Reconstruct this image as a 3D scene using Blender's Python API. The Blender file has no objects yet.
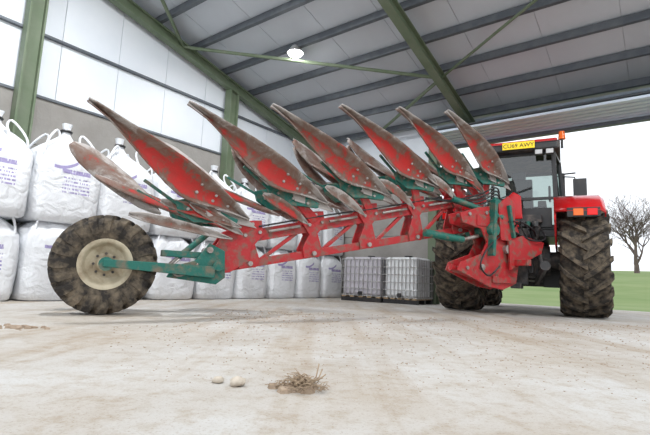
import bpy, bmesh, math, random
from mathutils import Matrix, Vector, noise
random.seed(7)
V=Vector
scene=bpy.context.scene
COL=scene.collection
rad=math.radians
scene.view_settings.view_transform='Standard'
scene.view_settings.exposure=0.5

# ------------------------------------------------------------------ materials
def nodes(name):
    m=bpy.data.materials.new(name); m.use_nodes=True
    nt=m.node_tree; b=nt.nodes['Principled BSDF']; return m,nt,b
def pm(name,c1,c2=None,scale=6,lo=.45,hi=.6,rough=.6,metal=0,bump=0,bscale=40,detail=6,coord='Object'):
    m,nt,b=nodes(name); N=nt.nodes; L=nt.links
    b.inputs['Roughness'].default_value=rough; b.inputs['Metallic'].default_value=metal
    tc=N.new('ShaderNodeTexCoord')
    if c2 is None: b.inputs['Base Color'].default_value=(*c1,1)
    else:
        n=N.new('ShaderNodeTexNoise'); n.inputs['Scale'].default_value=scale; n.inputs['Detail'].default_value=detail; n.inputs['Roughness'].default_value=.6
        L.new(tc.outputs[coord],n.inputs['Vector'])
        r=N.new('ShaderNodeValToRGB'); r.color_ramp.elements[0].position=lo; r.color_ramp.elements[1].position=hi
        r.color_ramp.elements[0].color=(*c1,1); r.color_ramp.elements[1].color=(*c2,1)
        L.new(n.outputs['Fac'],r.inputs['Fac']); L.new(r.outputs['Color'],b.inputs['Base Color'])
    if bump:
        n2=N.new('ShaderNodeTexNoise'); n2.inputs['Scale'].default_value=bscale; n2.inputs['Detail'].default_value=5
        L.new(tc.outputs[coord],n2.inputs['Vector'])
        bp=N.new('ShaderNodeBump'); bp.inputs['Strength'].default_value=bump; bp.inputs['Distance'].default_value=.02
        L.new(n2.outputs['Fac'],bp.inputs['Height']); L.new(bp.outputs['Normal'],b.inputs['Normal'])
    return m
RED=pm('red_paint',(.42,.016,.020),(.20,.10,.075),9,.48,.64,.5,0,.2,30,12)
REDC=pm('red_gloss',(.58,.010,.014),(.45,.03,.03),4,.4,.8,.18)
TEAL=pm('teal_paint',(.006,.13,.10),(.15,.13,.09),9,.47,.66,.55,0,.2,30,10)
STEEL=pm('worn_steel',(.36,.33,.31),(.16,.08,.05),8,.48,.68,.4,.5)
TYRE=pm('muddy_rubber',(.026,.022,.019),(.17,.135,.095),9,.42,.66,.9,0,.5,40,9)
CREAM=pm('cream_rim',(.50,.44,.32),(.24,.17,.10),5,.45,.70,.5)
SILV=pm('silver_rim',(.5,.5,.5),(.3,.27,.24),6,.5,.8,.4,.5)
BLACK=pm('black_plastic',(.02,.02,.022),(.05,.045,.04),5,.5,.8,.35)
DARK=pm('dark_cast_iron',(.045,.045,.047),(.14,.115,.10),9,.45,.7,.6,.3)
ORANGE=pm('orange_lens',(.9,.16,.02),rough=.2)
REDLENS=pm('red_lens',(.8,.01,.01),rough=.15)
GREEN=pm('green_painted_steel',(.13,.175,.105),(.175,.21,.145),3,.4,.7,.55)
PURL=pm('galvanised_purlin',(.11,.125,.145),(.16,.175,.19),5,.4,.7,.5,.3)
STONE=pm('stone',(.56,.50,.42),(.40,.34,.27),20,.4,.7,.8)
STRAW=pm('straw',(.42,.32,.22),(.24,.17,.11),30,.4,.7,.8)
SOIL=pm('dry_soil',(.36,.28,.21),(.24,.175,.12),20,.4,.7,.95)
WOOD=pm('pallet_wood',(.45,.33,.2),(.3,.21,.13),12,.4,.7,.8)
BARK=pm('bark',(.15,.11,.10),(.22,.17,.155),2,.4,.7,.9)
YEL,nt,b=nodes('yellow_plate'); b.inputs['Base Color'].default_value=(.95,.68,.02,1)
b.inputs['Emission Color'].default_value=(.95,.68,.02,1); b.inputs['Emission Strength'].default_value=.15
LAMPM,nt,b=nodes('lamp_lens'); b.inputs['Emission Color'].default_value=(1,1,1,1); b.inputs['Emission Strength'].default_value=35

GLASS,nt,b=nodes('cab_glass'); N=nt.nodes
tr=N.new('ShaderNodeBsdfTransparent'); tr.inputs[0].default_value=(.55,.62,.60,1)
gl=N.new('ShaderNodeBsdfGlossy'); gl.inputs['Roughness'].default_value=.03
mx=N.new('ShaderNodeMixShader'); mx.inputs[0].default_value=.13
nt.links.new(tr.outputs[0],mx.inputs[1]); nt.links.new(gl.outputs[0],mx.inputs[2]); nt.links.new(mx.outputs[0],N['Material Output'].inputs[0])

MOULD,nt,b=nodes('mouldboard_metal'); N=nt.nodes; L=nt.links
at=N.new('ShaderNodeAttribute'); at.attribute_name='wear'
tc=N.new('ShaderNodeTexCoord'); n=N.new('ShaderNodeTexNoise'); n.inputs['Scale'].default_value=3.6; n.inputs['Detail'].default_value=13; n.inputs['Roughness'].default_value=.74; n.inputs['Distortion'].default_value=.5
L.new(tc.outputs['Object'],n.inputs['Vector'])
ad=N.new('ShaderNodeMath'); ad.operation='ADD'; L.new(at.outputs['Fac'],ad.inputs[0])
ms=N.new('ShaderNodeMath'); ms.operation='MULTIPLY'; ms.inputs[1].default_value=2.4; L.new(n.outputs['Fac'],ms.inputs[0]); L.new(ms.outputs[0],ad.inputs[1])
r=N.new('ShaderNodeValToRGB'); cr=r.color_ramp
cr.elements[0].position=.44; cr.elements[0].color=(.48,.022,.020,1)
cr.elements[1].position=.70; cr.elements[1].color=(.17,.085,.062,1)
e=cr.elements.new(.61); e.color=(.38,.030,.025,1)
e=cr.elements.new(.86); e.color=(.20,.15,.125,1)
e=cr.elements.new(.98); e.color=(.38,.35,.33,1)
mr=N.new('ShaderNodeMath'); mr.operation='MULTIPLY'; mr.inputs[1].default_value=.5
L.new(ad.outputs[0],mr.inputs[0]); L.new(mr.outputs[0],r.inputs['Fac']); L.new(r.outputs['Color'],b.inputs['Base Color'])
b.inputs['Roughness'].default_value=.6; b.inputs['Metallic'].default_value=.0; b.inputs['Specular IOR Level'].default_value=.35
n5=N.new('ShaderNodeTexNoise'); n5.inputs['Scale'].default_value=25; n5.inputs['Detail'].default_value=6; L.new(tc.outputs['Object'],n5.inputs['Vector'])
bp=N.new('ShaderNodeBump'); bp.inputs['Strength'].default_value=.25; bp.inputs['Distance'].default_value=.02
L.new(n5.outputs['Fac'],bp.inputs['Height']); L.new(bp.outputs['Normal'],b.inputs['Normal'])

FLOOR,nt,b=nodes('floor_concrete'); N=nt.nodes; L=nt.links
tc=N.new('ShaderNodeTexCoord')
def nz(scale,detail=8,rough=.6,vec=None):
    q=N.new('ShaderNodeTexNoise'); q.inputs['Scale'].default_value=scale; q.inputs['Detail'].default_value=detail; q.inputs['Roughness'].default_value=rough
    L.new(vec or tc.outputs['Object'],q.inputs['Vector']); return q
def ramp(src,lo,hi,c1,c2):
    q=N.new('ShaderNodeValToRGB'); q.color_ramp.elements[0].position=lo; q.color_ramp.elements[1].position=hi
    q.color_ramp.elements[0].color=(*c1,1); q.color_ramp.elements[1].color=(*c2,1); L.new(src,q.inputs['Fac']); return q
n1=nz(.8); r1=ramp(n1.outputs['Fac'],.38,.64,(.53,.525,.51),(.42,.375,.32))
n2=nz(9,10,.78); r2=ramp(n2.outputs['Fac'],.48,.64,(0,0,0),(1,1,1))
mxc=N.new('ShaderNodeMixRGB'); mxc.blend_type='MULTIPLY'; mxc.inputs['Color2'].default_value=(.82,.75,.67,1)
L.new(r2.outputs['Color'],mxc.inputs['Fac']); L.new(r1.outputs['Color'],mxc.inputs['Color1'])
mp=N.new('ShaderNodeMapping'); mp.inputs['Rotation'].default_value=(0,0,rad(37)); mp.inputs['Scale'].default_value=(2.2,.18,1)
L.new(tc.outputs['Object'],mp.inputs['Vector']); n4=nz(1.4,5,.6,mp.outputs[0]); r4=ramp(n4.outputs['Fac'],.5,.62,(1,1,1),(.86,.80,.73))
m4=N.new('ShaderNodeMixRGB'); m4.blend_type='MULTIPLY'; m4.inputs['Fac'].default_value=1
L.new(mxc.outputs[0],m4.inputs['Color1']); L.new(r4.outputs['Color'],m4.inputs['Color2'])
n3=nz(90,4,.7); r3=ramp(n3.outputs['Fac'],.55,.65,(1,1,1),(.78,.72,.66))
mm=N.new('ShaderNodeMixRGB'); mm.blend_type='MULTIPLY'; mm.inputs['Fac'].default_value=1
L.new(m4.outputs[0],mm.inputs['Color1']); L.new(r3.outputs['Color'],mm.inputs['Color2']); L.new(mm.outputs[0],b.inputs['Base Color'])
bp=N.new('ShaderNodeBump'); bp.inputs['Strength'].default_value=.5; bp.inputs['Distance'].default_value=.02
L.new(n2.outputs['Fac'],bp.inputs['Height']); L.new(bp.outputs['Normal'],b.inputs['Normal']); b.inputs['Roughness'].default_value=.85

CONC=pm('concrete_panel',(.36,.345,.325),(.27,.255,.235),1.5,.35,.7,.85,0,.2,30)
CLAD=pm('white_cladding',(.80,.84,.89),(.75,.80,.86),1,.4,.7,.4)
ROOFM=pm('roof_lining',(.58,.62,.67),(.53,.57,.62),.6,.4,.7,.45)
SEAM=pm('panel_seam',(.45,.48,.52))
SHUT=pm('shutter_slat',(.60,.68,.78),(.54,.62,.72),3,.4,.7,.4,.0)
SHUTD=pm('shutter_gap',(.08,.09,.10))
GRASS=pm('grass',(.15,.23,.06),(.23,.29,.11),.3,.35,.7,.95)

# ------------------------------------------------------------------ mesh builder
def frame(d,up=V((0,0,1))):
    d=d.normalized()
    if abs(d.dot(up))>.98: up=V((0,1,0)) if abs(d.y)<.9 else V((1,0,0))
    x=d.cross(up).normalized(); y=x.cross(d).normalized()
    return x,y
class MB:
    def __init__(s): s.v=[];s.f=[];s.m=[];s.sm=[];s.mats=[];s.w=[]
    def mi(s,m):
        if m not in s.mats: s.mats.append(m)
        return s.mats.index(m)
    def add(s,vs,fs,m,smooth=False,w=0.0):
        o=len(s.v); s.v+= [tuple(p) for p in vs]; i=s.mi(m)
        s.w+= (list(w) if isinstance(w,(list,tuple)) else [w]*len(vs))
        for f in fs: s.f.append([o+k for k in f]); s.m.append(i); s.sm.append(smooth)
    def box(s,c,d,m,R=None):
        c=V(c); pts=[]
        for z in(-.5,.5):
            for x,y in((-.5,-.5),(.5,-.5),(.5,.5),(-.5,.5)):
                p=V((x*d[0],y*d[1],z*d[2])); 
                if R: p=R@p
                pts.append(c+p)
        s.add(pts,[(3,2,1,0),(4,5,6,7),(0,1,5,4),(1,2,6,5),(2,3,7,6),(3,0,4,7)],m)
    def bar(s,p,q,w,h,m,up=V((0,0,1)),w2=None,h2=None):
        p=V(p);q=V(q);x,y=frame(q-p,V(up)); w2=w2 or w;h2=h2 or h
        pts=[p+x*a*w/2+y*b_*h/2 for a,b_ in((-1,-1),(1,-1),(1,1),(-1,1))]+[q+x*a*w2/2+y*b_*h2/2 for a,b_ in((-1,-1),(1,-1),(1,1),(-1,1))]
        s.add(pts,[(0,1,2,3),(7,6,5,4),(4,5,1,0),(5,6,2,1),(6,7,3,2),(7,4,0,3)],m)
    def cyl(s,p,q,r,m,r2=None,n=14):
        p=V(p);q=V(q);x,y=frame(q-p); r2=r if r2 is None else r2
        pts=[];
        for c,rr in((p,r),(q,r2)):
            for i in range(n):
                a=2*math.pi*i/n; pts.append(c+x*math.cos(a)*rr+y*math.sin(a)*rr)
        fs=[(i,(i+1)%n,n+(i+1)%n,n+i) for i in range(n)]
        s.add(pts,fs,m,True); s.add(pts[:n],[tuple(range(n))[::-1]],m); s.add(pts[n:],[tuple(range(n))],m)
    def tube(s,P,r,m,n=8,sub=0):
        P=[V(p) for p in P]
        if sub:
            Q=[]
            for i in range(len(P)-1):
                a=P[max(i-1,0)];b_=P[i];c=P[i+1];d=P[min(i+2,len(P)-1)]
                for k in range(sub):
                    t=k/sub
                    Q.append(.5*((2*b_)+(c-a)*t+(2*a-5*b_+4*c-d)*t*t+(-a+3*b_-3*c+d)*t**3))
            Q.append(P[-1]);P=Q
        pts=[];k=len(P)
        px=None
        for i,p in enumerate(P):
            d=(P[min(i+1,k-1)]-P[max(i-1,0)])
            if d.length<1e-6:d=V((0,0,1))
            d.normalize()
            if px is None: px,_=frame(d)
            px=(px-d*px.dot(d)).normalized(); y=d.cross(px)
            rr=r[i*len(r)//k] if isinstance(r,list) else r
            for j in range(n):
                a=2*math.pi*j/n; pts.append(p+px*math.cos(a)*rr+y*math.sin(a)*rr)
        fs=[(i*n+j,i*n+(j+1)%n,(i+1)*n+(j+1)%n,(i+1)*n+j) for i in range(k-1) for j in range(n)]
        fs+=[tuple(range(n))[::-1],tuple(range((k-1)*n,k*n))]
        s.add(pts,fs,m,True)
    def plate(s,poly,o,ax,ay,t,m):
        o=V(o);ax=V(ax);ay=V(ay);nn=ax.cross(ay).normalized()
        a=[o+ax*p[0]+ay*p[1]-nn*t/2 for p in poly]; b_=[p+nn*t for p in a]; n=len(poly)
        s.add(a+b_,[tuple(range(n))[::-1],tuple(range(n,2*n))]+[(i,(i+1)%n,n+(i+1)%n,n+i) for i in range(n)],m)
    def rev(s,prof,c,axis,m,n=48,smooth=True):
        c=V(c);axis=V(axis).normalized();x,y=frame(axis);pts=[]
        for r_,h in prof:
            for i in range(n):
                a=2*math.pi*i/n; pts.append(c+axis*h+x*math.cos(a)*r_+y*math.sin(a)*r_)
        k=len(prof)
        s.add(pts,[(i*n+j,i*n+(j+1)%n,(i+1)*n+(j+1)%n,(i+1)*n+j) for i in range(k-1) for j in range(n)],m,smooth)
    def grid(s,P,m,thick=0,w=None,smooth=True):
        nu=len(P);nv=len(P[0]); flat=[p for row in P for p in row]
        s.add(flat,[(i*nv+j,i*nv+j+1,(i+1)*nv+j+1,(i+1)*nv+j) for i in range(nu-1) for j in range(nv-1)],m,smooth,w if w else 0.0)
    def obj(s,name,parent=None,bevel=0,solid=0,wear=False,sub=0,loc=None,rz=None,fixn=True):
        me=bpy.data.meshes.new(name); me.from_pydata(s.v,[],s.f)
        for m in s.mats: me.materials.append(m)
        me.polygons.foreach_set('material_index',s.m); me.polygons.foreach_set('use_smooth',s.sm)
        if wear:
            at=me.attributes.new('wear','FLOAT','POINT'); at.data.foreach_set('value',s.w)
        me.update()
        if fixn:
            bm=bmesh.new(); bm.from_mesh(me); bmesh.ops.recalc_face_normals(bm,faces=bm.faces); bm.to_mesh(me); bm.free()
        o=bpy.data.objects.new(name,me); COL.objects.link(o)
        if parent: o.parent=parent
        if loc is not None:o.location=loc
        if rz is not None:o.rotation_euler[2]=rz
        if solid:
            q=o.modifiers.new('solid','SOLIDIFY'); q.thickness=solid; q.offset=0
        if bevel:
            q=o.modifiers.new('bev','BEVEL'); q.width=bevel; q.segments=2; q.limit_method='ANGLE'; q.angle_limit=rad(50)
        if sub:
            q=o.modifiers.new('sub','SUBSURF'); q.levels=sub; q.render_levels=sub
        return o
def empty(name,loc=(0,0,0),rz=0):
    o=bpy.data.objects.new(name,None); COL.objects.link(o); o.location=loc; o.rotation_euler[2]=rz; return o

# ------------------------------------------------------------------ camera
cam=bpy.data.cameras.new('camera'); co=bpy.data.objects.new('camera',cam); COL.objects.link(co)
cam.lens=24.92; cam.sensor_width=36; cam.clip_end=500
M=Matrix.Rotation(rad(98),4,'X')@Matrix.Rotation(rad(2.3),4,'Z'); M.translation=V((0,0,.43)); co.matrix_world=M
scene.camera=co

# ------------------------------------------------------------------ building
PHI=rad(37); AW=V((math.sin(PHI),math.cos(PHI),0)); BW=V((math.cos(PHI),-math.sin(PHI),0))
def W(a,b,z=0): return AW*a+BW*b+V((0,0,z))
RZ=-PHI
BWALL=-7.97; AE=10.0
def roofz(a): return 6.50-.22*a
B0=-14; B1=9
def slab(mb,a0,a1,b0,b1,z0,z1,m):
    P=[W(a0,b0,z0),W(a1,b0,z0),W(a1,b1,z0),W(a0,b1,z0),W(a0,b0,z1),W(a1,b0,z1),W(a1,b1,z1),W(a0,b1,z1)]
    mb.add(P,[(3,2,1,0),(4,5,6,7),(0,1,5,4),(1,2,6,5),(2,3,7,6),(3,0,4,7)],m)
mb=MB(); slab(mb,B0,AE+3.5,BWALL-.3,14,-.2,0,FLOOR); mb.obj('floor')
mb=MB()
for i in range(4): slab(mb,-9,AE+.1,BWALL-.16,BWALL,.80*i+(0 if i==0 else .012),.80*(i+1),CONC)
slab(mb,-9,AE+.1,BWALL-.18,BWALL-.03,0,3.2,SHUTD)
for k in range(-9,10): slab(mb,k*1.0,k*1.0+.99,BWALL-.10,BWALL-.04,3.2,roofz(k*1.0)+0.0,CLAD)
slab(mb,-9,AE,BWALL-.16,BWALL-.09,3.2,4.1,SEAM)
P=[W(-9,BWALL-.09,3.2),W(AE,BWALL-.09,3.2),W(AE,BWALL-.09,roofz(AE)),W(-9,BWALL-.09,roofz(-9))]
mb.add(P,[(0,1,2,3)],SEAM)
mb.obj('wall_left')
mb=MB()
for z in(3.2,4.25): slab(mb,-9,AE,BWALL-.04,BWALL+.03,z-.02,z+.02,PURL)
mb.obj('trim_1')
mb=MB()
for i in range(4): slab(mb,AE,AE+.16,BWALL,-4.24,.80*i+(0 if i==0 else .012),.80*(i+1),CONC)
slab(mb,AE+.03,AE+.16,BWALL,-4.24,0,3.2,SHUTD)
slab(mb,AE+.04,AE+.12,BWALL,-4.24,3.2,roofz(AE),CLAD)
mb.obj('wall_back')
mb=MB()
slab(mb,AE-.02,AE+.1,-4.22,B1,3.65,3.72,PURL)
for i in range(7): slab(mb,AE-.02,AE+.06,-4.22,B1,3.73+i*.08,3.73+i*.08+.055,SHUT)
slab(mb,AE+.03,AE+.1,-4.22,B1,3.7,4.25,SHUTD)
for i in range(5): slab(mb,AE-.95+i*.19,AE-.95+i*.19+.12,-4.0,B1,3.74+.003*i,3.79+.003*i,SHUT)
slab(mb,AE-.95,AE,-4.0,B1,3.82,3.84,SHUTD)
mb.obj('door_1')
def ibeam(mb,p,q,h,w,m,up):
    p=V(p);q=V(q);x,y=frame(q-p,V(up))
    mb.bar(p,q,.03,h,m,up)
    for sgn in(1,-1): mb.bar(p+y*sgn*h/2,q+y*sgn*h/2,w,.03,m,up)
SF=empty('steel_portal_frame')
mb=MB()
for a in(-1.8,2.5,6.63):
    ibeam(mb,W(a,BWALL+.13,0),W(a,BWALL+.13,roofz(a)-.3),.22,.20,GREEN,AW)
    slab(mb,a-.16,a+.16,BWALL+.0,BWALL+.27,0,.02,GREEN)
ibeam(mb,W(AE-.12,-4.24,0),W(AE-.12,-4.24,roofz(AE)-.3),.22,.2,GREEN,AW)
mb.obj('columns',SF,bevel=.004)
mb=MB()
for b_ in(BWALL+.16,-3.35,1.1,5.5): ibeam(mb,W(-9,b_,roofz(-9)-.24),W(AE-.1,b_,roofz(AE-.1)-.24),.20,.16,GREEN,V((0,0,1)))
mb.obj('rafters',SF,bevel=.004)
mb=MB()
def rslab(a0,a1,b0,b1,o,t,m):
    P=[W(a,b_,roofz(a)+o+z) for z in(0,t) for a,b_ in((a0,b0),(a1,b0),(a1,b1),(a0,b1))]
    mb.add(P,[(3,2,1,0),(4,5,6,7),(0,1,5,4),(1,2,6,5),(2,3,7,6),(3,0,4,7)],m)
rslab(-9,AE+.6,BWALL-.5,B1,.06,.1,SEAM)
k=BWALL-.4
while k<B1: rslab(-9,AE+.6,k,k+1.14,.045,.01,ROOFM); k+=1.15
mb.obj('ceiling')
mb=MB(); a=9.75
while a>-8.5:
    z=roofz(a); mb.bar(W(a,BWALL,z-.04),W(a,B1,z-.04),.04,.13,PURL); mb.bar(W(a+.03,BWALL,z-.10),W(a+.03,B1,z-.10),.06,.012,PURL); a-=.86
mb.obj('purlins',SF)
mb=MB()
def rp(a,b_,d=.2): return W(a,b_,roofz(a)-d)
mb.cyl(rp(5.2,BWALL+.16),rp(8.1,-3.35),.035,GREEN); mb.cyl(rp(8.1,-3.35),rp(9.6,BWALL+2.3),.035,GREEN)
mb.cyl(rp(5.2,BWALL+.16),rp(3.0,-6.2),.035,GREEN); mb.cyl(rp(8.1,-3.35),rp(5.4,1.1),.025,GREEN)
mb.obj('braces',SF)
for i,(a,b_) in enumerate([(6.33,-5.68),(2.2,-5.0),(6.0,1.5),(1.5,.8),(-3.5,-3.5),(-3.5,3.5)]):  # first is the real highbay; the rest are unseen lamps added as fill
    z=roofz(a)-.16; p=W(a,b_,z); e=empty('highbay_and_fill_lamp',p)
    m2=MB(); m2.cyl((0,0,.12),(0,0,.0),.07,SILV,.15); m2.rev([(.0,.0),(.15,.0),(.17,-.03),(.15,-.03)],(0,0,0),(0,0,1),SILV,24); m2.obj('housing',e)
    m2=MB(); m2.rev([(.15,-.03),(.13,-.065),(.08,-.09),(0,-.10)],(0,0,0),(0,0,1),LAMPM,20); m2.obj('lens',e)
    l=bpy.data.lights.new('lamp_light','AREA'); l.shape='DISK'; l.size=.35; l.energy=[50,140,110,85,260,260][i]; l.color=(.97,.985,1)
    lo=bpy.data.objects.new('lamp_light',l); COL.objects.link(lo); lo.parent=e; lo.location=(0,0,-.12)

# ------------------------------------------------------------------ outside
mb=MB(); P=[]
def hill(a,b_):
    t=max(0,a-22); return -.06+ .066*t-.00012*t*t + .25*noise.noise(V((a*.05,b_*.05,0)))*min(1,t/10)
rows=[]
for i in range(41):
    a=AE+3.4+ (i/40)**1.8*130
    rows.append([W(a,-130+j*8,hill(a,-130+j*8)) for j in range(40)])
mb.grid(rows,GRASS); mb.obj('grass_field')
def tree(base,h,seed):
    random.seed(seed); mb=MB()
    def br(p,d,l,r,lev):
        n=3; pts=[p]; 
        for i in range(n):
            d=(d+V((random.uniform(-1,1),random.uniform(-1,1),random.uniform(-.3,.6)))*.18).normalized(); p=p+d*l/n; pts.append(p)
        for i in range(n): mb.cyl(pts[i],pts[i+1],max(r*(1-.2*i),.014),BARK,max(r*(1-.2*(i+1)),.012),5 if lev<3 else 3)
        if lev>=5: return
        for k in range(5 if lev<2 else 4 if lev<4 else 3):
            q=pts[random.choice([1,2,3,3])] if lev else pts[random.choice([1,2,3,3])]
            dd=(d+V((random.uniform(-1,1),random.uniform(-1,1),random.uniform(-.3,.45)))*1.0).normalized()
            br(q,dd,l*random.uniform(.62,.86),r*.5,lev+1)
    br(V((0,0,0)),V((0,0,1)),h*.25,h*.025,0)
    return mb.obj('bare_tree',loc=base,fixn=False)
tb=V((40.3,58,0)); tb.z=hill(tb.dot(AW),tb.dot(BW))-.1
tree(tb,14.5,4)

# ------------------------------------------------------------------ bulk bags
BAGM,nt,b=nodes('woven_bag'); N=nt.nodes; L=nt.links
tc=N.new('ShaderNodeTexCoord'); sep=N.new('ShaderNodeSeparateXYZ'); L.new(tc.outputs['Object'],sep.inputs[0])
def mth(op,a,b_=None,c=None):
    q=N.new('ShaderNodeMath'); q.operation=op
    for i,x in enumerate((a,b_,c)):
        if x is None: continue
        if isinstance(x,(int,float)): q.inputs[i].default_value=x
        else: L.new(x,q.inputs[i])
    return q.outputs[0]
X,Y,Z=sep.outputs
def band(s,c,h): return mth('LESS_THAN',mth('ABSOLUTE',mth('SUBTRACT',s,c)),h)
rowsn=mth('LESS_THAN',mth('FRACT',mth('MULTIPLY',Z,20)),.5)
wn=N.new('ShaderNodeTexNoise'); wn.inputs['Scale'].default_value=1; wn.inputs['Detail'].default_value=2
cmb=N.new('ShaderNodeCombineXYZ'); L.new(mth('MULTIPLY',X,70),cmb.inputs[0]); L.new(mth('MULTIPLY',mth('FLOOR',mth('MULTIPLY',Z,20)),7.3),cmb.inputs[1]); L.new(cmb.outputs[0],wn.inputs['Vector'])
letters=mth('GREATER_THAN',wn.outputs['Fac'],.48)
txt=mth('MULTIPLY',mth('MULTIPLY',rowsn,letters),mth('MULTIPLY',band(X,.06,.19),band(Z,.50,.12)))
logo=mth('MULTIPLY',band(Z,.70,.03),band(X,.05,.2))
ln=mth('MULTIPLY',logo,mth('GREATER_THAN',wn.outputs['Fac'],.4))
sw=mth('MULTIPLY',band(mth('ADD',mth('MULTIPLY',X,.6),mth('MULTIPLY',mth('MULTIPLY',X,X),1.5)),mth('SUBTRACT',Z,.80),.022),band(X,-.1,.16))
front=mth('LESS_THAN',Y,-.2)
mk=mth('MULTIPLY',mth('MAXIMUM',mth('MAXIMUM',txt,ln),sw),front)
mc=N.new('ShaderNodeMixRGB'); mc.inputs['Color1'].default_value=(.77,.79,.82,1); mc.inputs['Color2'].default_value=(.34,.30,.52,1)
L.new(mk,mc.inputs['Fac']); L.new(mc.outputs[0],b.inputs['Base Color']); b.inputs['Roughness'].default_value=.6
nb=N.new('ShaderNodeTexNoise'); nb.inputs['Scale'].default_value=5; nb.inputs['Detail'].default_value=6; nb.inputs['Distortion'].default_value=1.0
L.new(tc.outputs['Object'],nb.inputs['Vector'])
bp=N.new('ShaderNodeBump'); bp.inputs['Strength'].default_value=.7; bp.inputs['Distance'].default_value=.06
L.new(nb.outputs['Fac'],bp.inputs['Height']); L.new(bp.outputs['Normal'],b.inputs['Normal'])
def bagmesh(seed,w=.93,d=.9,h=1.12):
    mb=MB(); nU=56; rows=[]
    prof=[(0,.84),(.02,.95),(.1,.99),(.3,1.01),(.5,1.0),(.65,.98),(.78,.95),(.88,.86),(.95,.66),(1.02,.42),(1.08,.24),(1.15,.13),(1.21,.09),(1.30,.14)]
    sk=V((math.sin(seed*2.1)*.06,math.cos(seed*1.7)*.04,0))
    for t,sc in prof:
        row=[]
        for i in range(nU+1):
            a=2*math.pi*(i%nU)/nU; c,s_=math.cos(a),math.sin(a); e=.38 if t<.85 else .62
            x=abs(c)**e*math.copysign(1,c); y=abs(s_)**e*math.copysign(1,s_)
            nn=noise.noise(V((c*1.6+seed*9,s_*1.6,t*2.4)))*.05+noise.noise(V((c*4+seed,s_*4,t*2)))*.03+noise.noise(V((c*11+seed,s_*11,t*1.2)))*.045*(.2+t)
            k=sc*(1+nn)
            zz=t*h+ (.07*noise.noise(V((c*2,s_*2,seed))) if .4<t<1.1 else 0)
            row.append(V((x*w/2*k+sk.x*t*t,y*d/2*k+sk.y*t*t,max(zz,0))))
        rows.append(row)
    mb.grid(rows,BAGM)
    mb.add(rows[0][:nU],[tuple(range(nU))],BAGM); mb.add(rows[-1][:nU],[tuple(range(nU))],BAGM)
    mb.tube([(.07*math.cos(t)+sk.x*1.3,.07*math.sin(t)+sk.y*1.3,h*1.2) for t in [i*math.pi/5 for i in range(11)]],.02,BLACK,6)
    for sx in(-1,1):
        for sy in(-1,1):
            x0,y0=sx*w*.40,sy*d*.40
            mb.tube([(x0,y0,h*.78),(x0*.96,y0*.96,h*.92),(x0*.8,y0*.8,h*1.04),(x0*.5,y0*.55,h*1.16),(x0*.38,y0*.55,h*1.08),(x0*.55,y0*.85,h*.85)],.017,BAGM,6,3)
    return mb.obj('bulk_bag',fixn=False)
rzbag=math.atan2(BW.x,-BW.y)
protos=[]
def place_bag(a,b_,z,k,rz,s=1):
    if k>=len(protos):
        o=bagmesh(k+1); protos.append(o)
    else:
        o=bpy.data.objects.new('bulk_bag',protos[k].data); COL.objects.link(o)
    o.location=W(a,b_,z); o.rotation_euler[2]=rz; o.scale=(1,1,s)
random.seed(3); n=0
for i in range(10):
    a=1.0+i*.945
    for lay in(0,1):
        k=n if n<6 else random.randrange(6); n+=1
        place_bag(a,BWALL+.74+random.uniform(-.03,.03),lay*1.10+.0,k,rzbag+random.uniform(-.05,.05),random.uniform(1.0,1.08) if lay else 1.0)

# ------------------------------------------------------------------ IBC totes
TANK,nt,b=nodes('ibc_plastic'); b.inputs['Base Color'].default_value=(.80,.82,.84,1); b.inputs['Roughness'].default_value=.35
TANK2,nt,b=nodes('ibc_plastic_filled'); b.inputs['Base Color'].default_value=(.50,.48,.53,1); b.inputs['Roughness'].default_value=.35
def ibc(a,b_,wx,wy,tm):
    e=empty('ibc_tote',W(a,b_,0),RZ); e.scale=(.9,.9,.92)
    mb=MB()
    for y in(-wy/2+.06,0,wy/2-.06): mb.box((0,y,.05),(wx,.1,.1),BLACK)
    for i in range(5): mb.box((-wx/2+.08+i*(wx-.16)/4,0,.115),(.12,wy,.03),WOOD)
    mb.obj('pallet',e,bevel=.005)
    mb=MB(); mb.box((0,0,.63),(wx-.07,wy-.07,.94),tm); mb.cyl((0,0,1.08),(0,0,1.15),.1,BLACK); mb.obj('tank',e,bevel=.06)
    mb=MB(); r=.011
    for z in(.15,.32,.5,.68,.86,1.04):
        c=[(-wx/2,-wy/2,z),(wx/2,-wy/2,z),(wx/2,wy/2,z),(-wx/2,wy/2,z)]
        for i in range(4): mb.cyl(c[i],c[(i+1)%4],r,SILV,n=6)
    nx=9
    for i in range(nx+1):
        x=-wx/2+wx*i/nx
        for y in(-wy/2,wy/2): mb.cyl((x,y,.12),(x,y,1.06),r,SILV,n=6)
        y=-wy/2+wy*i/nx
        for x in(-wx/2,wx/2): mb.cyl((x,y,.12),(x,y,1.06),r,SILV,n=6)
    for x in(-.25,.25): mb.cyl((x,-wy/2,1.08),(x,wy/2,1.08),.015,SILV,n=6)
    mb.cyl((0,-wy/2-.06,.2),(0,-wy/2+.1,.2),.05,BLACK)
    mb.obj('cage',e)
ibc(9.28,-5.56,1.18,1.0,TANK2); ibc(9.30,-4.60,.92,.9,TANK)

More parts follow.
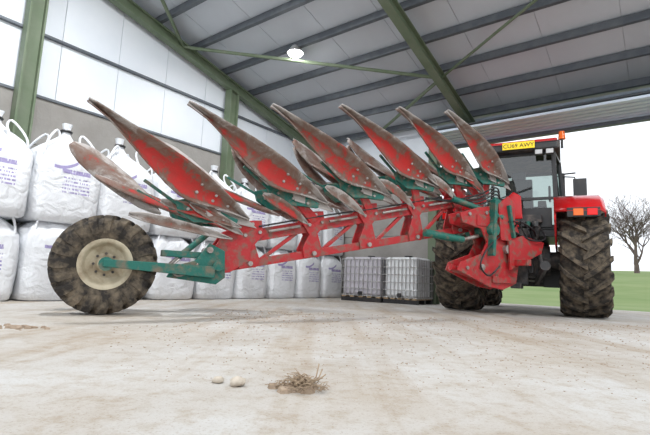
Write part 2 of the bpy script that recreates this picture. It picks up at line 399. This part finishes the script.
# ------------------------------------------------------------------ tyres
def tyre(mb,c,R,w,rr,axis,m,nl=20,lug=.05,lw=.07,skew=.26):
    c=V(c);axis=V(axis).normalized();x,y=frame(axis); h=w/2; Rc=R-lug
    prof=[(rr,-h*.72),(rr+.04,-h*.85),(rr+(Rc-rr)*.45,-h),(Rc-.07,-h*.97),(Rc-.02,-h*.86),(Rc,-h*.4),(Rc+.004,0),(Rc,h*.4),(Rc-.02,h*.86),(Rc-.07,h*.97),(rr+(Rc-rr)*.45,h),(rr+.04,h*.85),(rr,h*.72)]
    mb.rev(prof,c,axis,m,60)
    def pt(r_,hh,a): return c+axis*hh+(x*math.cos(a)+y*math.sin(a))*r_
    st=[(Rc-.01,-.03,R),(Rc-.01,h*.3,R),(Rc-.01,h*.6,R-.004),(Rc-.03,h*.9,R-.012),(Rc-.10,h*.99,R-.07),(Rc-.16,h*1.0,Rc-.12)]
    for sd in(1,-1):
        for i in range(nl):
            a0=2*math.pi*(i+(0 if sd>0 else .5))/nl
            pts=[]
            for j,(ri,hh,ro) in enumerate(st):
                t=j/(len(st)-1); a=a0+skew*min(1,t*1.35); dw=lw/R/2*(1+.25*t)
                ho=hh if j<4 else h*1.06
                for (q,da,h_) in((ri,-dw*1.25,hh),(ro,-dw,ho),(ro,dw,ho),(ri,dw*1.25,hh)): pts.append(pt(q,sd*h_,a+da))
            fs=[]
            for j in range(len(st)-1):
                o=j*4
                for k in range(4): fs.append((o+k,o+(k+1)%4,o+4+(k+1)%4,o+4+k))
            fs+=[(0,1,2,3),(len(pts)-1,len(pts)-2,len(pts)-3,len(pts)-4)]
            mb.add(pts,fs,m)
def rim(mb,c,rr,w,axis,m,side,hubm,dish=.0,bolts=8):
    c=V(c);axis=V(axis).normalized()*side; h=w/2
    mb.rev([(rr+.015,h*.80),(rr-.02,h*.82),(rr-.04,h*.6),(rr-.07,h*.35),(rr*.62,dish),(rr*.58,dish-.01),(rr*.33,dish+.0),(rr*.3,dish+.04),(0,dish+.05)],c,axis,m,40)
    mb.rev([(rr+.015,-h*.80),(rr-.03,-h*.78),(rr-.06,0),(rr*.5,dish-.03)],c,axis,m,40)
    x,y=frame(axis)
    for i in range(bolts):
        a=2*math.pi*i/bolts; p=c+(x*math.cos(a)+y*math.sin(a))*rr*.45+axis*(dish-.0)
        mb.cyl(p,p+axis*.03,.014,hubm,n=6)

# ------------------------------------------------------------------ tractor
TP=V((3.55,8.15,0)); TR=rad(-28)
T=empty('tractor',TP,TR)
for nm,x,y,R,w,rr in(('rear_wheel_left',-1.0,0,.93,.70,.50),('rear_wheel_right',1.0,0,.93,.70,.50),('front_wheel_left',-.95,2.85,.70,.54,.38),('front_wheel_right',.95,2.85,.70,.54,.38)):
    mb=MB(); tyre(mb,(x,y,R),R,w,rr,(1,0,0),TYRE,19 if R>.8 else 17,.075,.07,.34)
    rim(mb,(x,y,R),rr,w,(1,0,0),SILV,1 if x>0 else -1,DARK,-.02)
    mb.rev([(rr-.03,-w*.35),(rr*.5,-w*.05),(0,-w*.05)],(x,y,R),(1 if x>0 else -1,0,0),SILV,30)
    mb.obj(nm,T)
mb=MB()
mb.cyl((-.85,0,.93),(.85,0,.93),.16,DARK); mb.cyl((-.5,0,.93),(.5,0,.93),.26,DARK)
mb.box((0,.35,.95),(.62,1.3,.62),DARK); mb.box((0,-.35,1.0),(.5,.3,.62),DARK); mb.box((0,-.5,1.35),(.42,.16,.2),DARK)
mb.box((0,1.7,.85),(.45,1.6,.5),DARK); mb.cyl((-.8,2.85,.70),(.8,2.85,.70),.10,DARK); mb.box((0,3.4,.8),(.5,1.1,.35),DARK); mb.box((0,4.1,.75),(.8,.4,.5),DARK)
mb.box((0,-.62,.48),(.16,.5,.10),DARK); mb.box((0,-.55,.75),(.34,.12,.5),DARK)
mb.box((-.55,1.1,.75),(.45,1.0,.5),BLACK); mb.box((.6,1.1,.75),(.5,1.0,.55),BLACK)
for sx in(-1,1):
    mb.bar((sx*.28,-.2,.55),(sx*.46,-1.35,.78),.06,.12,DARK); mb.cyl((sx*.30,-.35,1.45),(sx*.40,-.85,.72),.035,DARK)
    mb.bar((sx*.28,-.2,1.42),(sx*.32,-.75,1.5),.07,.1,DARK); mb.cyl((sx*.2,-.45,.95),(sx*.34,-.7,1.45),.05,DARK)
    mb.cyl((sx*.46,-1.30,.78),(sx*.46,-1.42,.78),.07,DARK)
mb.cyl((0,-.5,1.3),(0,-1.2,1.5),.035,REDC); mb.cyl((0,-.7,1.36),(0,-1.0,1.445),.05,DARK)
for i in range(8):
    x=-.32+i*.085; mb.box((x,-.55,1.52),(.06,.08,.1),[REDC,BLACK,TEAL,BLACK][i%4])
mb.box((0,-.45,1.62),(.8,.12,.14),DARK)
mb.plate([(-.12,1.62),(.12,1.62),(.10,2.02),(-.02,2.1),(-.12,2.0)],(-.02,-.48,0),(1,0,0),(0,0,1),.1,REDC)
mb.obj('chassis',T,bevel=.012)
mb=MB(); random.seed(5)
for i in range(9):
    x=-.34+i*.085
    mb.tube([(x,-.58,1.5),(x*1.1+random.uniform(-.1,.1),-.85,1.35-random.random()*.35),(x*.8+random.uniform(-.1,.1),-1.1,1.15+random.random()*.3),(random.uniform(-.25,.15),-1.45,1.45)],.014,BLACK,6,6)
mb.obj('hydraulic_hoses',T)
mb=MB()
def bonnet():
    rows=[]
    for y,wd,zt in((1.35,.44,2.05),(2.2,.43,2.0),(3.2,.40,1.86),(3.9,.36,1.72),(4.15,.28,1.5)):
        rows.append([V((-wd,y,1.0)),V((-wd,y,zt-.25)),V((-wd*.86,y,zt-.06)),V((-wd*.5,y,zt)),V((wd*.5,y,zt)),V((wd*.86,y,zt-.06)),V((wd,y,zt-.25)),V((wd,y,1.0))])
    mb.grid(rows,REDC); mb.add(rows[-1],[tuple(range(8))],BLACK); mb.add(rows[0],[tuple(range(8))],BLACK)
bonnet()
def fender(x0,x1,R,z0,a0,a1,m,c=(0,0)):
    n=18; P=[]
    for i in range(n+1):
        a=a0+(a1-a0)*i/n; yy=c[0]+R*math.cos(a); zz=z0+R*math.sin(a); ro=R-.06
        P.append([V((x0,yy,zz)),V((x1-(.06 if x1>0 else -.06),yy,zz)),V((x1,c[0]+ro*math.cos(a),z0+ro*math.sin(a))),V((x1,c[0]+(R-.14)*math.cos(a),z0+(R-.14)*math.sin(a)))])
    mb.grid(P,m)
for sx in(-1,1):
    fender(sx*.60,sx*1.30,1.12,.93,rad(35),rad(138),REDC)
mb.obj('bodywork',T,solid=.02)
mb=MB()
for sx in(-1,1):
    poly=[(-.86,1.55),(-.72,1.78),(-.4,1.99),(0,2.04),(.5,1.95),(.8,1.6),(.85,1.0),(.2,1.1),(-.5,1.15)]
    mb.plate(poly,(sx*.60,0,0),(0,1,0),(0,0,1),.03,REDC)
    mb.box((sx*1.0,-.80,1.66),(.46,.07,.15),BLACK); mb.box((sx*1.12,-.84,1.66),(.14,.03,.11),REDLENS); mb.box((sx*.93,-.84,1.66),(.14,.03,.11),ORANGE)
mb.obj('fender_panels',T,bevel=.006)
mb=MB()
zb,zt=1.5,2.82
B=[(-.62,-.25),(.62,-.25),(.76,.55),(.70,1.5),(-.70,1.5),(-.76,.55)]; Tt=[(-.60,-.32),(.60,-.32),(.68,.5),(.60,1.35),(-.60,1.35),(-.68,.5)]
for i in range(6):
    p=V((*B[i],zb)); q=V((*Tt[i],zt)); mb.bar(p,q,.07,.07,BLACK)
    p2=V((*B[(i+1)%6],zb)); q2=V((*Tt[(i+1)%6],zt)); mb.bar(p,p2,.06,.08,BLACK); mb.bar(q,q2,.06,.08,BLACK)
mb.box((0,.6,1.42),(1.3,1.7,.16),BLACK); mb.box((0,-.30,1.66),(1.1,.06,.34),BLACK)
mb.bar((-.6,-.30,2.0),(.6,-.30,2.0),.03,.05,BLACK)
mb.cyl((-.35,-.34,2.0),(.25,-.36,2.2),.012,BLACK,n=6)
mb.obj('cab_frame',T,bevel=.01)
mb=MB()
for i in range(6):
    p=V((*B[i],zb)); q=V((*Tt[i],zt)); p2=V((*B[(i+1)%6],zb)); q2=V((*Tt[(i+1)%6],zt)); mb.add([p,p2,q2,q],[(0,1,2,3)],GLASS)
mb.obj('cab_glazing',T,fixn=False)
mb=MB()
mb.box((0,.45,1.85),(.5,.5,.16),BLACK); mb.box((0,.2,2.15),(.46,.14,.6),BLACK); mb.box((0,.2,2.53),(.24,.1,.16),BLACK)
mb.box((.38,.5,2.0),(.14,.5,.12),DARK); mb.box((0,1.25,1.9),(.6,.25,.4),BLACK); mb.cyl((0,1.1,2.1),(0,.98,2.22),.2,BLACK); mb.box((.5,.9,2.3),(.04,.22,.3),DARK)
mb.obj('cab_interior',T,bevel=.03)
mb=MB()
mb.box((0,.5,2.90),(1.42,2.0,.15),DARK); mb.box((0,.5,3.00),(1.34,1.86,.08),REDC); mb.box((0,-.48,2.90),(1.36,.05,.14),BLACK)
mb.obj('cab_roof',T,bevel=.04)
mb=MB()
for sx in(-1,1):
    for dx in(.55,.38): 
        mb.box((sx*dx,-.56,2.76),(.13,.08,.10),BLACK); mb.box((sx*dx,-.605,2.76),(.11,.012,.08),SILV)
    mb.tube([(sx*.62,1.35,2.75),(sx*.95,1.4,2.72),(sx*1.02,1.4,2.5)],.016,BLACK,6); mb.box((sx*1.04,1.35,2.45),(.24,.09,.44),BLACK)
mb.tube([(.7,.55,2.6),(.95,.5,2.6)],.016,BLACK,6)
mb.cyl((.74,-.2,2.90),(.74,-.2,3.06),.02,BLACK); mb.cyl((.74,-.2,3.06),(.74,-.2,3.20),.06,ORANGE,.045)
mb.cyl((.72,1.45,1.6),(.72,1.45,2.82),.06,DARK)
mb.obj('lights_and_mirrors',T,bevel=.01)
mb=MB(); mb.box((.06,-.56,2.915),(.52,.012,.125),YEL); mb.obj('number_plate',T)
ft=bpy.data.curves.new('plate_text','FONT'); ft.body='CU69 AWY'; ft.size=.10; ft.align_x='CENTER'; ft.extrude=.001
fo=bpy.data.objects.new('plate_text',ft); COL.objects.link(fo); fo.parent=T; fo.location=(.06,-.57,2.88); fo.rotation_euler=(rad(90),0,0); ft.materials.append(BLACK)

# ------------------------------------------------------------------ plough
PU=math.atan2(.469,.883)
PL=empty('reversible_plough',V((-2.35,4.7,0)),PU)
mb=MB(); WC=(0.08,-.02,.51)
tyre(mb,WC,.51,.34,.245,(0,1,0),TYRE,20,.035,.07,.22)
rim(mb,WC,.245,.34,(0,1,0),CREAM,-1,DARK,.03,8)
mb.rev([(.22,-.1),(.11,-.02),(0,-.02)],WC,(0,1,0),CREAM,30)
mb.cyl((.08,-.02,.51),(.08,-.24,.51),.055,TEAL); mb.cyl((.08,-.24,.51),(.08,-.27,.51),.07,TEAL)
mb.obj('transport_wheel',PL)
mb=MB()
mb.bar((.05,-.25,.52),(1.18,-.20,.475),.07,.075,TEAL,h2=.13)
mb.plate([(.68,.40),(1.22,.34),(1.32,.42),(1.30,.72),(1.12,.80),(.98,.60),(.74,.52)],(0,-.14,0),(1,0,0),(0,0,1),.03,TEAL)
mb.plate([(.78,.40),(1.22,.34),(1.32,.42),(1.30,.72),(1.12,.76),(.98,.56)],(0,.06,0),(1,0,0),(0,0,1),.03,TEAL)
mb.cyl((1.22,-.22,.55),(1.22,.14,.55),.06,TEAL); mb.cyl((.86,-.2,.47),(.86,.1,.47),.04,STEEL); mb.cyl((1.12,-.2,.72),(1.12,.1,.72),.035,STEEL)
mb.cyl((.80,-.05,.62),(1.12,-.05,.92),.035,TEAL); mb.cyl((.7,-.05,.52),(.80,-.05,.62),.02,STEEL)
mb.bar((.62,-.05,.66),(1.1,-.05,.66),.1,.07,TEAL)
mb.tube([(.8,-.16,.60),(.72,-.2,.50),(.78,-.2,.42),(.9,-.2,.46),(1.0,-.18,.56)],.012,STEEL,6,5)
mb.obj('wheel_arm',PL,bevel=.006)
zu=lambda s:.90+.243*(s-1.51)
zl=lambda s:.53+.207*(s-1.3)
mb=MB()
mb.bar((1.35,0,zu(1.35)),(5.6,0,zu(5.6)),.15,.15,RED)
mb.bar((1.2,-.03,zl(1.2)),(5.35,-.03,zl(5.35)),.10,.10,RED)
for y in(-.1,.1): mb.plate([(1.1,.45),(1.38,.48),(1.6,.62),(1.68,1.02),(1.5,1.05),(1.3,.95),(1.15,.7)],(0,y,0),(1,0,0),(0,0,1),.03,RED)
ST=[1.62+.84*k for k in range(5)]
for s_ in ST:
    for y in(-.095,.095):
        z1=zu(s_); z0=zl(s_)
        mb.plate([(s_-.13,z0-.07),(s_+.08,z0-.04),(s_+.12,z0+.06),(s_+.05,z1-.1),(s_+.15,z1+.02),(s_+.12,z1+.20),(s_-.10,z1+.17),(s_-.17,z1+.0),(s_-.07,z1-.12),(s_-.15,z0+.05)],(0,y,0),(1,0,0),(0,0,1),.022,RED)
    for dx,dz in((-.08,0),(.1,.05),(0,.14)): mb.cyl((s_+dx,-.13,z1+dz),(s_+dx,.13,z1+dz),.022,STEEL,n=8)
    mb.cyl((s_,-.14,z0),(s_,.14,z0),.03,STEEL,n=8)
    mb.bar((s_+.15,-.02,z0+.05),(s_+.62,-.02,zu(s_+.62)-.06),.05,.045,RED)
    mb.cyl((s_+.2,-.13,zu(s_+.2)+.02),(s_+.62,-.13,zu(s_+.62)+.02),.018,STEEL,n=8)
mb.obj('main_frame',PL,bevel=.006)

def leaf(mb,Tp,Sp,wd,bulge,prof,m,nU=34,nV=12,base=.0,lean=0.0,tail=.5,bolts=False,steel=.0):
    Tp=V(Tp);Sp=V(Sp);d=(Sp-Tp);dn=d.normalized(); side=V((0,1,0)); up_=side.cross(dn).normalized()
    if up_.z<0: up_=-up_
    def P_(t,q):
        for k in range(len(prof)-1):
            if prof[k][0]<=t<=prof[k+1][0]:
                f=(t-prof[k][0])/(prof[k+1][0]-prof[k][0])
                hu=prof[k][1]+(prof[k+1][1]-prof[k][1])*f; hd=prof[k][2]+(prof[k+1][2]-prof[k][2])*f; break
        hgt=hu*(1-q)-hd*q
        yy=bulge*math.sin(math.pi*t)*.9+ lean*hgt*(1.2-t) + bulge*1.3*((q-.5)**2)*2
        return Tp+d*t+up_*hgt*wd+V((0,yy,0))
    rows=[];ws=[]
    for i in range(nU+1):
        t=i/nU; row=[]
        for j in range(nV+1):
            q=j/nV; row.append(P_(t,q))
            edge=1-min(q,1-q)*2
            w=max(0,(.34-t)/.34)*tail + max(0,(t-.74)/.26)*.7 + edge**3*.16 + (.24 if q<.28 else 0) + (.10 if t>.70 else 0)
            if q>.84 and t>.45: w+=steel
            ws.append(w+base)
        rows.append(row)
    mb.grid(rows,m,w=ws)
    if bolts:
        for t,q in((.66,.3),(.66,.6),(.76,.35),(.76,.65),(.85,.5)):
            p=P_(t,q); mb.cyl(p+V((0,-.014,0)),p+V((0,.0,0)),.012,STEEL,n=8)
PROF=[(0,.08,.02),(.04,.12,.05),(.12,.14,.12),(.22,.18,.32),(.36,.26,.62),(.50,.32,.88),(.60,.34,.98),(.68,.32,.86),(.80,.26,.50),(.90,.16,.24),(1,.02,.02)]
PROFB=[(0,.16,.22),(.06,.42,.45),(.16,.62,.60),(.35,.70,.64),(.6,.62,.55),(.82,.42,.40),(.93,.2,.2),(1,.02,.02)]
nearT=[(-.24,2.04),(.68,2.22),(1.61,2.40),(2.52,2.60),(3.41,2.77),(4.28,2.92)]
nearS=[(1.55,1.11),(2.60,1.42),(3.60,1.64),(4.50,1.88),(5.30,2.06),(6.02,2.16)]
for k in range(6):
    mb=MB(); leaf(mb,(nearT[k][0],-.50,nearT[k][1]),(nearS[k][0],-.12,nearS[k][1]),.26,-.12,PROF,MOULD,lean=-.15,base=-.06+.06*(k%3),bolts=True,steel=.35)
    S=V((nearS[k][0],-.12,nearS[k][1])); 
    mb.add([S+V((.12,0,-.09)),S+V((-.50,-.13,-.03)),S+V((-.55,-.14,.09)),S+V((-.02,-.02,.02))],[(0,1,2,3)],MOULD,False,[.95]*4)
    mb.obj('mouldboard_near_%d'%(k+1),PL,solid=.014,wear=True)
    mb=MB()
    leaf(mb,(-.36+.90*k,.42,1.86+.18*k),(.62+.93*k,.22,1.13+.19*k),.235,.10,PROFB,MOULD,base=.42,lean=.2,tail=.1)
    leaf(mb,(-.10+.90*k,.30,1.50+.18*k),(1.15+.93*k,.15,1.06+.19*k),.11,.06,PROFB,MOULD,14,5,base=.1,lean=.2,tail=.3,steel=.3)
    leaf(mb,(.62+.90*k,.55,1.98+.18*k),(1.20+.90*k,.35,1.30+.19*k),.20,.10,PROFB,MOULD,16,6,base=.40,lean=.2,tail=.05)
    mb.obj('mouldboard_far_%d'%(k+1),PL,solid=.014,wear=True)
mb=MB()
for k in range(6):
    sx,sz=nearS[k]; s_=ST[k] if k<5 else 5.55; z1=zu(s_)
    for y,yy in((-.09,-.2),(.09,.25)):
        c=V((sx-.62,yy,sz+.10))
        mb.bar((s_+.02,y,z1+.05),(c.x+.1,yy,c.z-.05),.04,.13,RED,up=V((1,0,.3)),h2=.10)
        mb.plate([(-.24,.02),(-.05,.08),(.30,-.06),(.48,-.12),(.46,-.18),(.2,-.18),(-.02,-.2),(-.2,-.1)],c,(1,0,0),(0,0,1),.05,TEAL)
        mb.bar(c+V((-.2,0,-.02)),c+V((-.58,-.12 if yy<0 else .1,.18)),.03,.03,TEAL)
        for q in(-.1,.1,.3): mb.cyl(c+V((q,-.05,-.08-.2*q)),c+V((q,.05,-.08-.2*q)),.018,STEEL,n=7)
mb.obj('body_frogs',PL,bevel=.005)
mb=MB()
for k in range(6):
    s_=(ST[k] if k<5 else 5.6)-.35; z=zu(s_)+.12
    leaf(mb,(s_-.42,-.22,z+.26),(s_+.22,-.16,z-.04),.10,-.05,PROFB,MOULD,8,4,base=.0 if k%2 else .3)
    leaf(mb,(s_-.30,.3,z+.38),(s_+.3,.2,z+.02),.11,.05,PROFB,MOULD,8,4,base=.35)
leaf(mb,(.25,-.1,1.05),(1.35,-.2,.86),.08,-.06,PROFB,MOULD,12,4,base=.3)
leaf(mb,(.55,-.15,1.22),(1.45,-.2,1.0),.09,-.06,PROFB,MOULD,12,4,base=-.05)
mb.obj('skimmers',PL,solid=.012,wear=True)
mb=MB()
for y in(-.42,-.18):
    mb.plate([(4.67,1.50),(5.05,1.62),(5.5,1.70),(5.80,1.55),(5.94,1.30),(5.96,1.0),(5.84,.5),(5.55,.40),(5.25,.44),(4.62,.66),(4.68,.78),(5.1,.92),(5.22,1.1),(5.1,1.30),(4.72,1.36)],(0,y,0),(1,0,0),(0,0,1),.03,RED)
mb.bar((5.0,-.3,1.42),(5.6,-.3,1.42),.3,.16,RED)
mb.bar((5.3,-.3,.55),(5.8,-.3,.55),.34,.10,RED)
mb.cyl((4.6,-.3,.70),(5.5,-.3,.5),.05,RED); mb.cyl((5.62,-.5,1.02),(5.62,.0,1.02),.07,STEEL); mb.cyl((5.1,-.46,.72),(5.1,-.1,.72),.05,STEEL)
for x,z in((4.85,1.5),(5.2,1.55),(5.5,1.6),(5.75,1.35),(5.8,.8),(5.7,.55),(4.8,.7),(5.4,.6)): mb.cyl((x,-.455,z),(x,-.15,z),.028,STEEL,n=8)
for y in(-.5,0): mb.plate([(5.62,.70),(6.35,1.0),(6.42,1.18),(5.9,1.25),(5.6,1.15)],(0,y,0),(1,0,0),(0,0,1),.04,RED)
mb.bar((5.75,-.75,.82),(5.75,.35,.82),.09,.09,RED)
mb.plate([(5.45,1.15),(5.75,1.15),(5.78,1.75),(5.62,1.85),(5.40,1.7)],(0,-.48,0),(1,0,0),(0,0,1),.035,RED)
mb.obj('headstock',PL,bevel=.006)
mb=MB()
mb.cyl((4.2,-.2,zl(4.2)+.05),(4.85,-.3,1.12),.055,TEAL); mb.cyl((4.85,-.3,1.12),(5.15,-.32,1.2),.03,STEEL)
mb.bar((5.25,-.46,.9),(5.32,-.46,1.75),.06,.16,TEAL); mb.bar((5.32,-.46,1.75),(5.72,-.46,1.62),.06,.12,TEAL); mb.bar((5.6,-.5,1.7),(5.7,-.5,1.2),.05,.1,TEAL)
mb.cyl((5.3,-.52,1.3),(5.3,0,1.3),.10,TEAL); mb.cyl((5.5,-.48,1.5),(4.75,-.2,1.75),.045,TEAL)
mb.obj('turnover_gear',PL,bevel=.006)
mb=MB(); random.seed(8)
for i in range(5):
    mb.tube([(5.75,-.35+i*.05,1.5),(5.45,-.45,1.75+.05*i),(5.1,-.35,1.62+.05*i),(4.7,-.15,1.72),(4.3,-.1,1.72)],.013,BLACK,6,6)
mb.tube([(5.4,-.5,1.2),(5.1,-.55,1.0),(4.95,-.55,.75),(5.15,-.52,.6),(5.4,-.5,.75)],.013,BLACK,6,6)
mb.tube([(1.7,-.12,zu(1.7)+.1),(2.6,-.12,zu(2.6)+.11),(3.6,-.12,zu(3.6)+.1),(4.6,-.12,zu(4.6)+.12)],.012,BLACK,6,5)
mb.obj('plough_hoses',PL)

# ------------------------------------------------------------------ floor debris
def pebble(loc,r,m,name,seed):
    mb=MB(); rows=[]
    for i in range(9):
        th=math.pi*i/8; row=[]
        for j in range(13):
            ph=2*math.pi*(j%12)/12; n_=V((math.sin(th)*math.cos(ph),math.sin(th)*math.sin(ph),math.cos(th)))
            k=1+.35*noise.noise(n_*1.3+V((seed,0,0))); row.append(V((n_.x*r*k*1.15,n_.y*r*k,n_.z*r*k*.7+r*.62)))
        rows.append(row)
    mb.grid(rows,m); mb.obj(name,loc=loc)
pebble((-.324,1.875,0),.028,STONE,'stone',1); pebble((-.41,1.915,0),.020,STONE,'stone',5)
def clodadd(mb,items):
    for (x,y,r_) in items:
        top=V((x,y,r_*.7)); ring=[V((x+math.cos(k*1.047)*r_*random.uniform(.7,1.2),y+math.sin(k*1.047)*r_*random.uniform(.7,1.2),0)) for k in range(6)]
        ring2=[V(((p.x-x)*.75+x,(p.y-y)*.75+y,r_*random.uniform(.35,.65))) for p in ring]
        mb.add(ring+ring2+[top],[(k,(k+1)%6,6+(k+1)%6,6+k) for k in range(6)]+[(6+k,6+(k+1)%6,12) for k in range(6)],SOIL)
mb=MB(); random.seed(11)
for i in range(230):
    a=random.uniform(0,6.28); r_=random.random()**1.2*.10; p=V((r_*math.cos(a)*1.0,r_*math.sin(a)*.8,.004+random.random()*.05*max(0,1-r_*8)))
    d=V((random.uniform(-1,1),random.uniform(-1,1),random.uniform(-.05,.45))); d=d.normalized()*random.uniform(.02,.06)
    mid=p+d*.5+V((0,0,.008)); q=p+d
    if q.z<.003:q.z=.003
    mb.tube([p,mid,q],.0015,STRAW,4)
for i in range(3): mb.tube([(.03,0,.02),(.06+.012*i,.01,.05),(.07+.014*i,.02,.10-.02*i)],.0028,STRAW,4)
clodadd(mb,[(random.gauss(0,.035),random.gauss(0,.03),random.uniform(.01,.035)) for i in range(26)])
mb.obj('straw_clump',loc=(-.07,1.85,0),fixn=False)
random.seed(2); it=[]
for i in range(1800):
    y=random.uniform(1.9,6.2); x=random.uniform(-.45,.75)*y
    if x<-1.2 and y>3.9: continue
    it.append((x,y,random.uniform(.002,.006)*(y/2.5)))
mb=MB(); random.seed(3); clodadd(mb,it); mb.obj('soil_crumbs')
random.seed(6); it=[(-2.2+random.gauss(0,.10),3.38+random.gauss(0,.05),random.uniform(.008,.03)) for i in range(45)]
mb=MB(); clodadd(mb,it); mb.obj('soil_heap')

# ------------------------------------------------------------------ world
w=bpy.data.worlds.new('overcast_sky'); scene.world=w; w.use_nodes=True; nt=w.node_tree; bg=nt.nodes['Background']
tc=nt.nodes.new('ShaderNodeTexCoord'); nn=nt.nodes.new('ShaderNodeTexNoise'); nn.inputs['Scale'].default_value=2.5; nn.inputs['Detail'].default_value=4
nt.links.new(tc.outputs['Generated'],nn.inputs['Vector']); r=nt.nodes.new('ShaderNodeValToRGB')
r.color_ramp.elements[0].position=.35; r.color_ramp.elements[1].position=.7
r.color_ramp.elements[0].color=(.80,.86,.94,1); r.color_ramp.elements[1].color=(.97,.98,1,1)
nt.links.new(nn.outputs['Fac'],r.inputs['Fac']); nt.links.new(r.outputs['Color'],bg.inputs['Color']); bg.inputs['Strength'].default_value=1.1
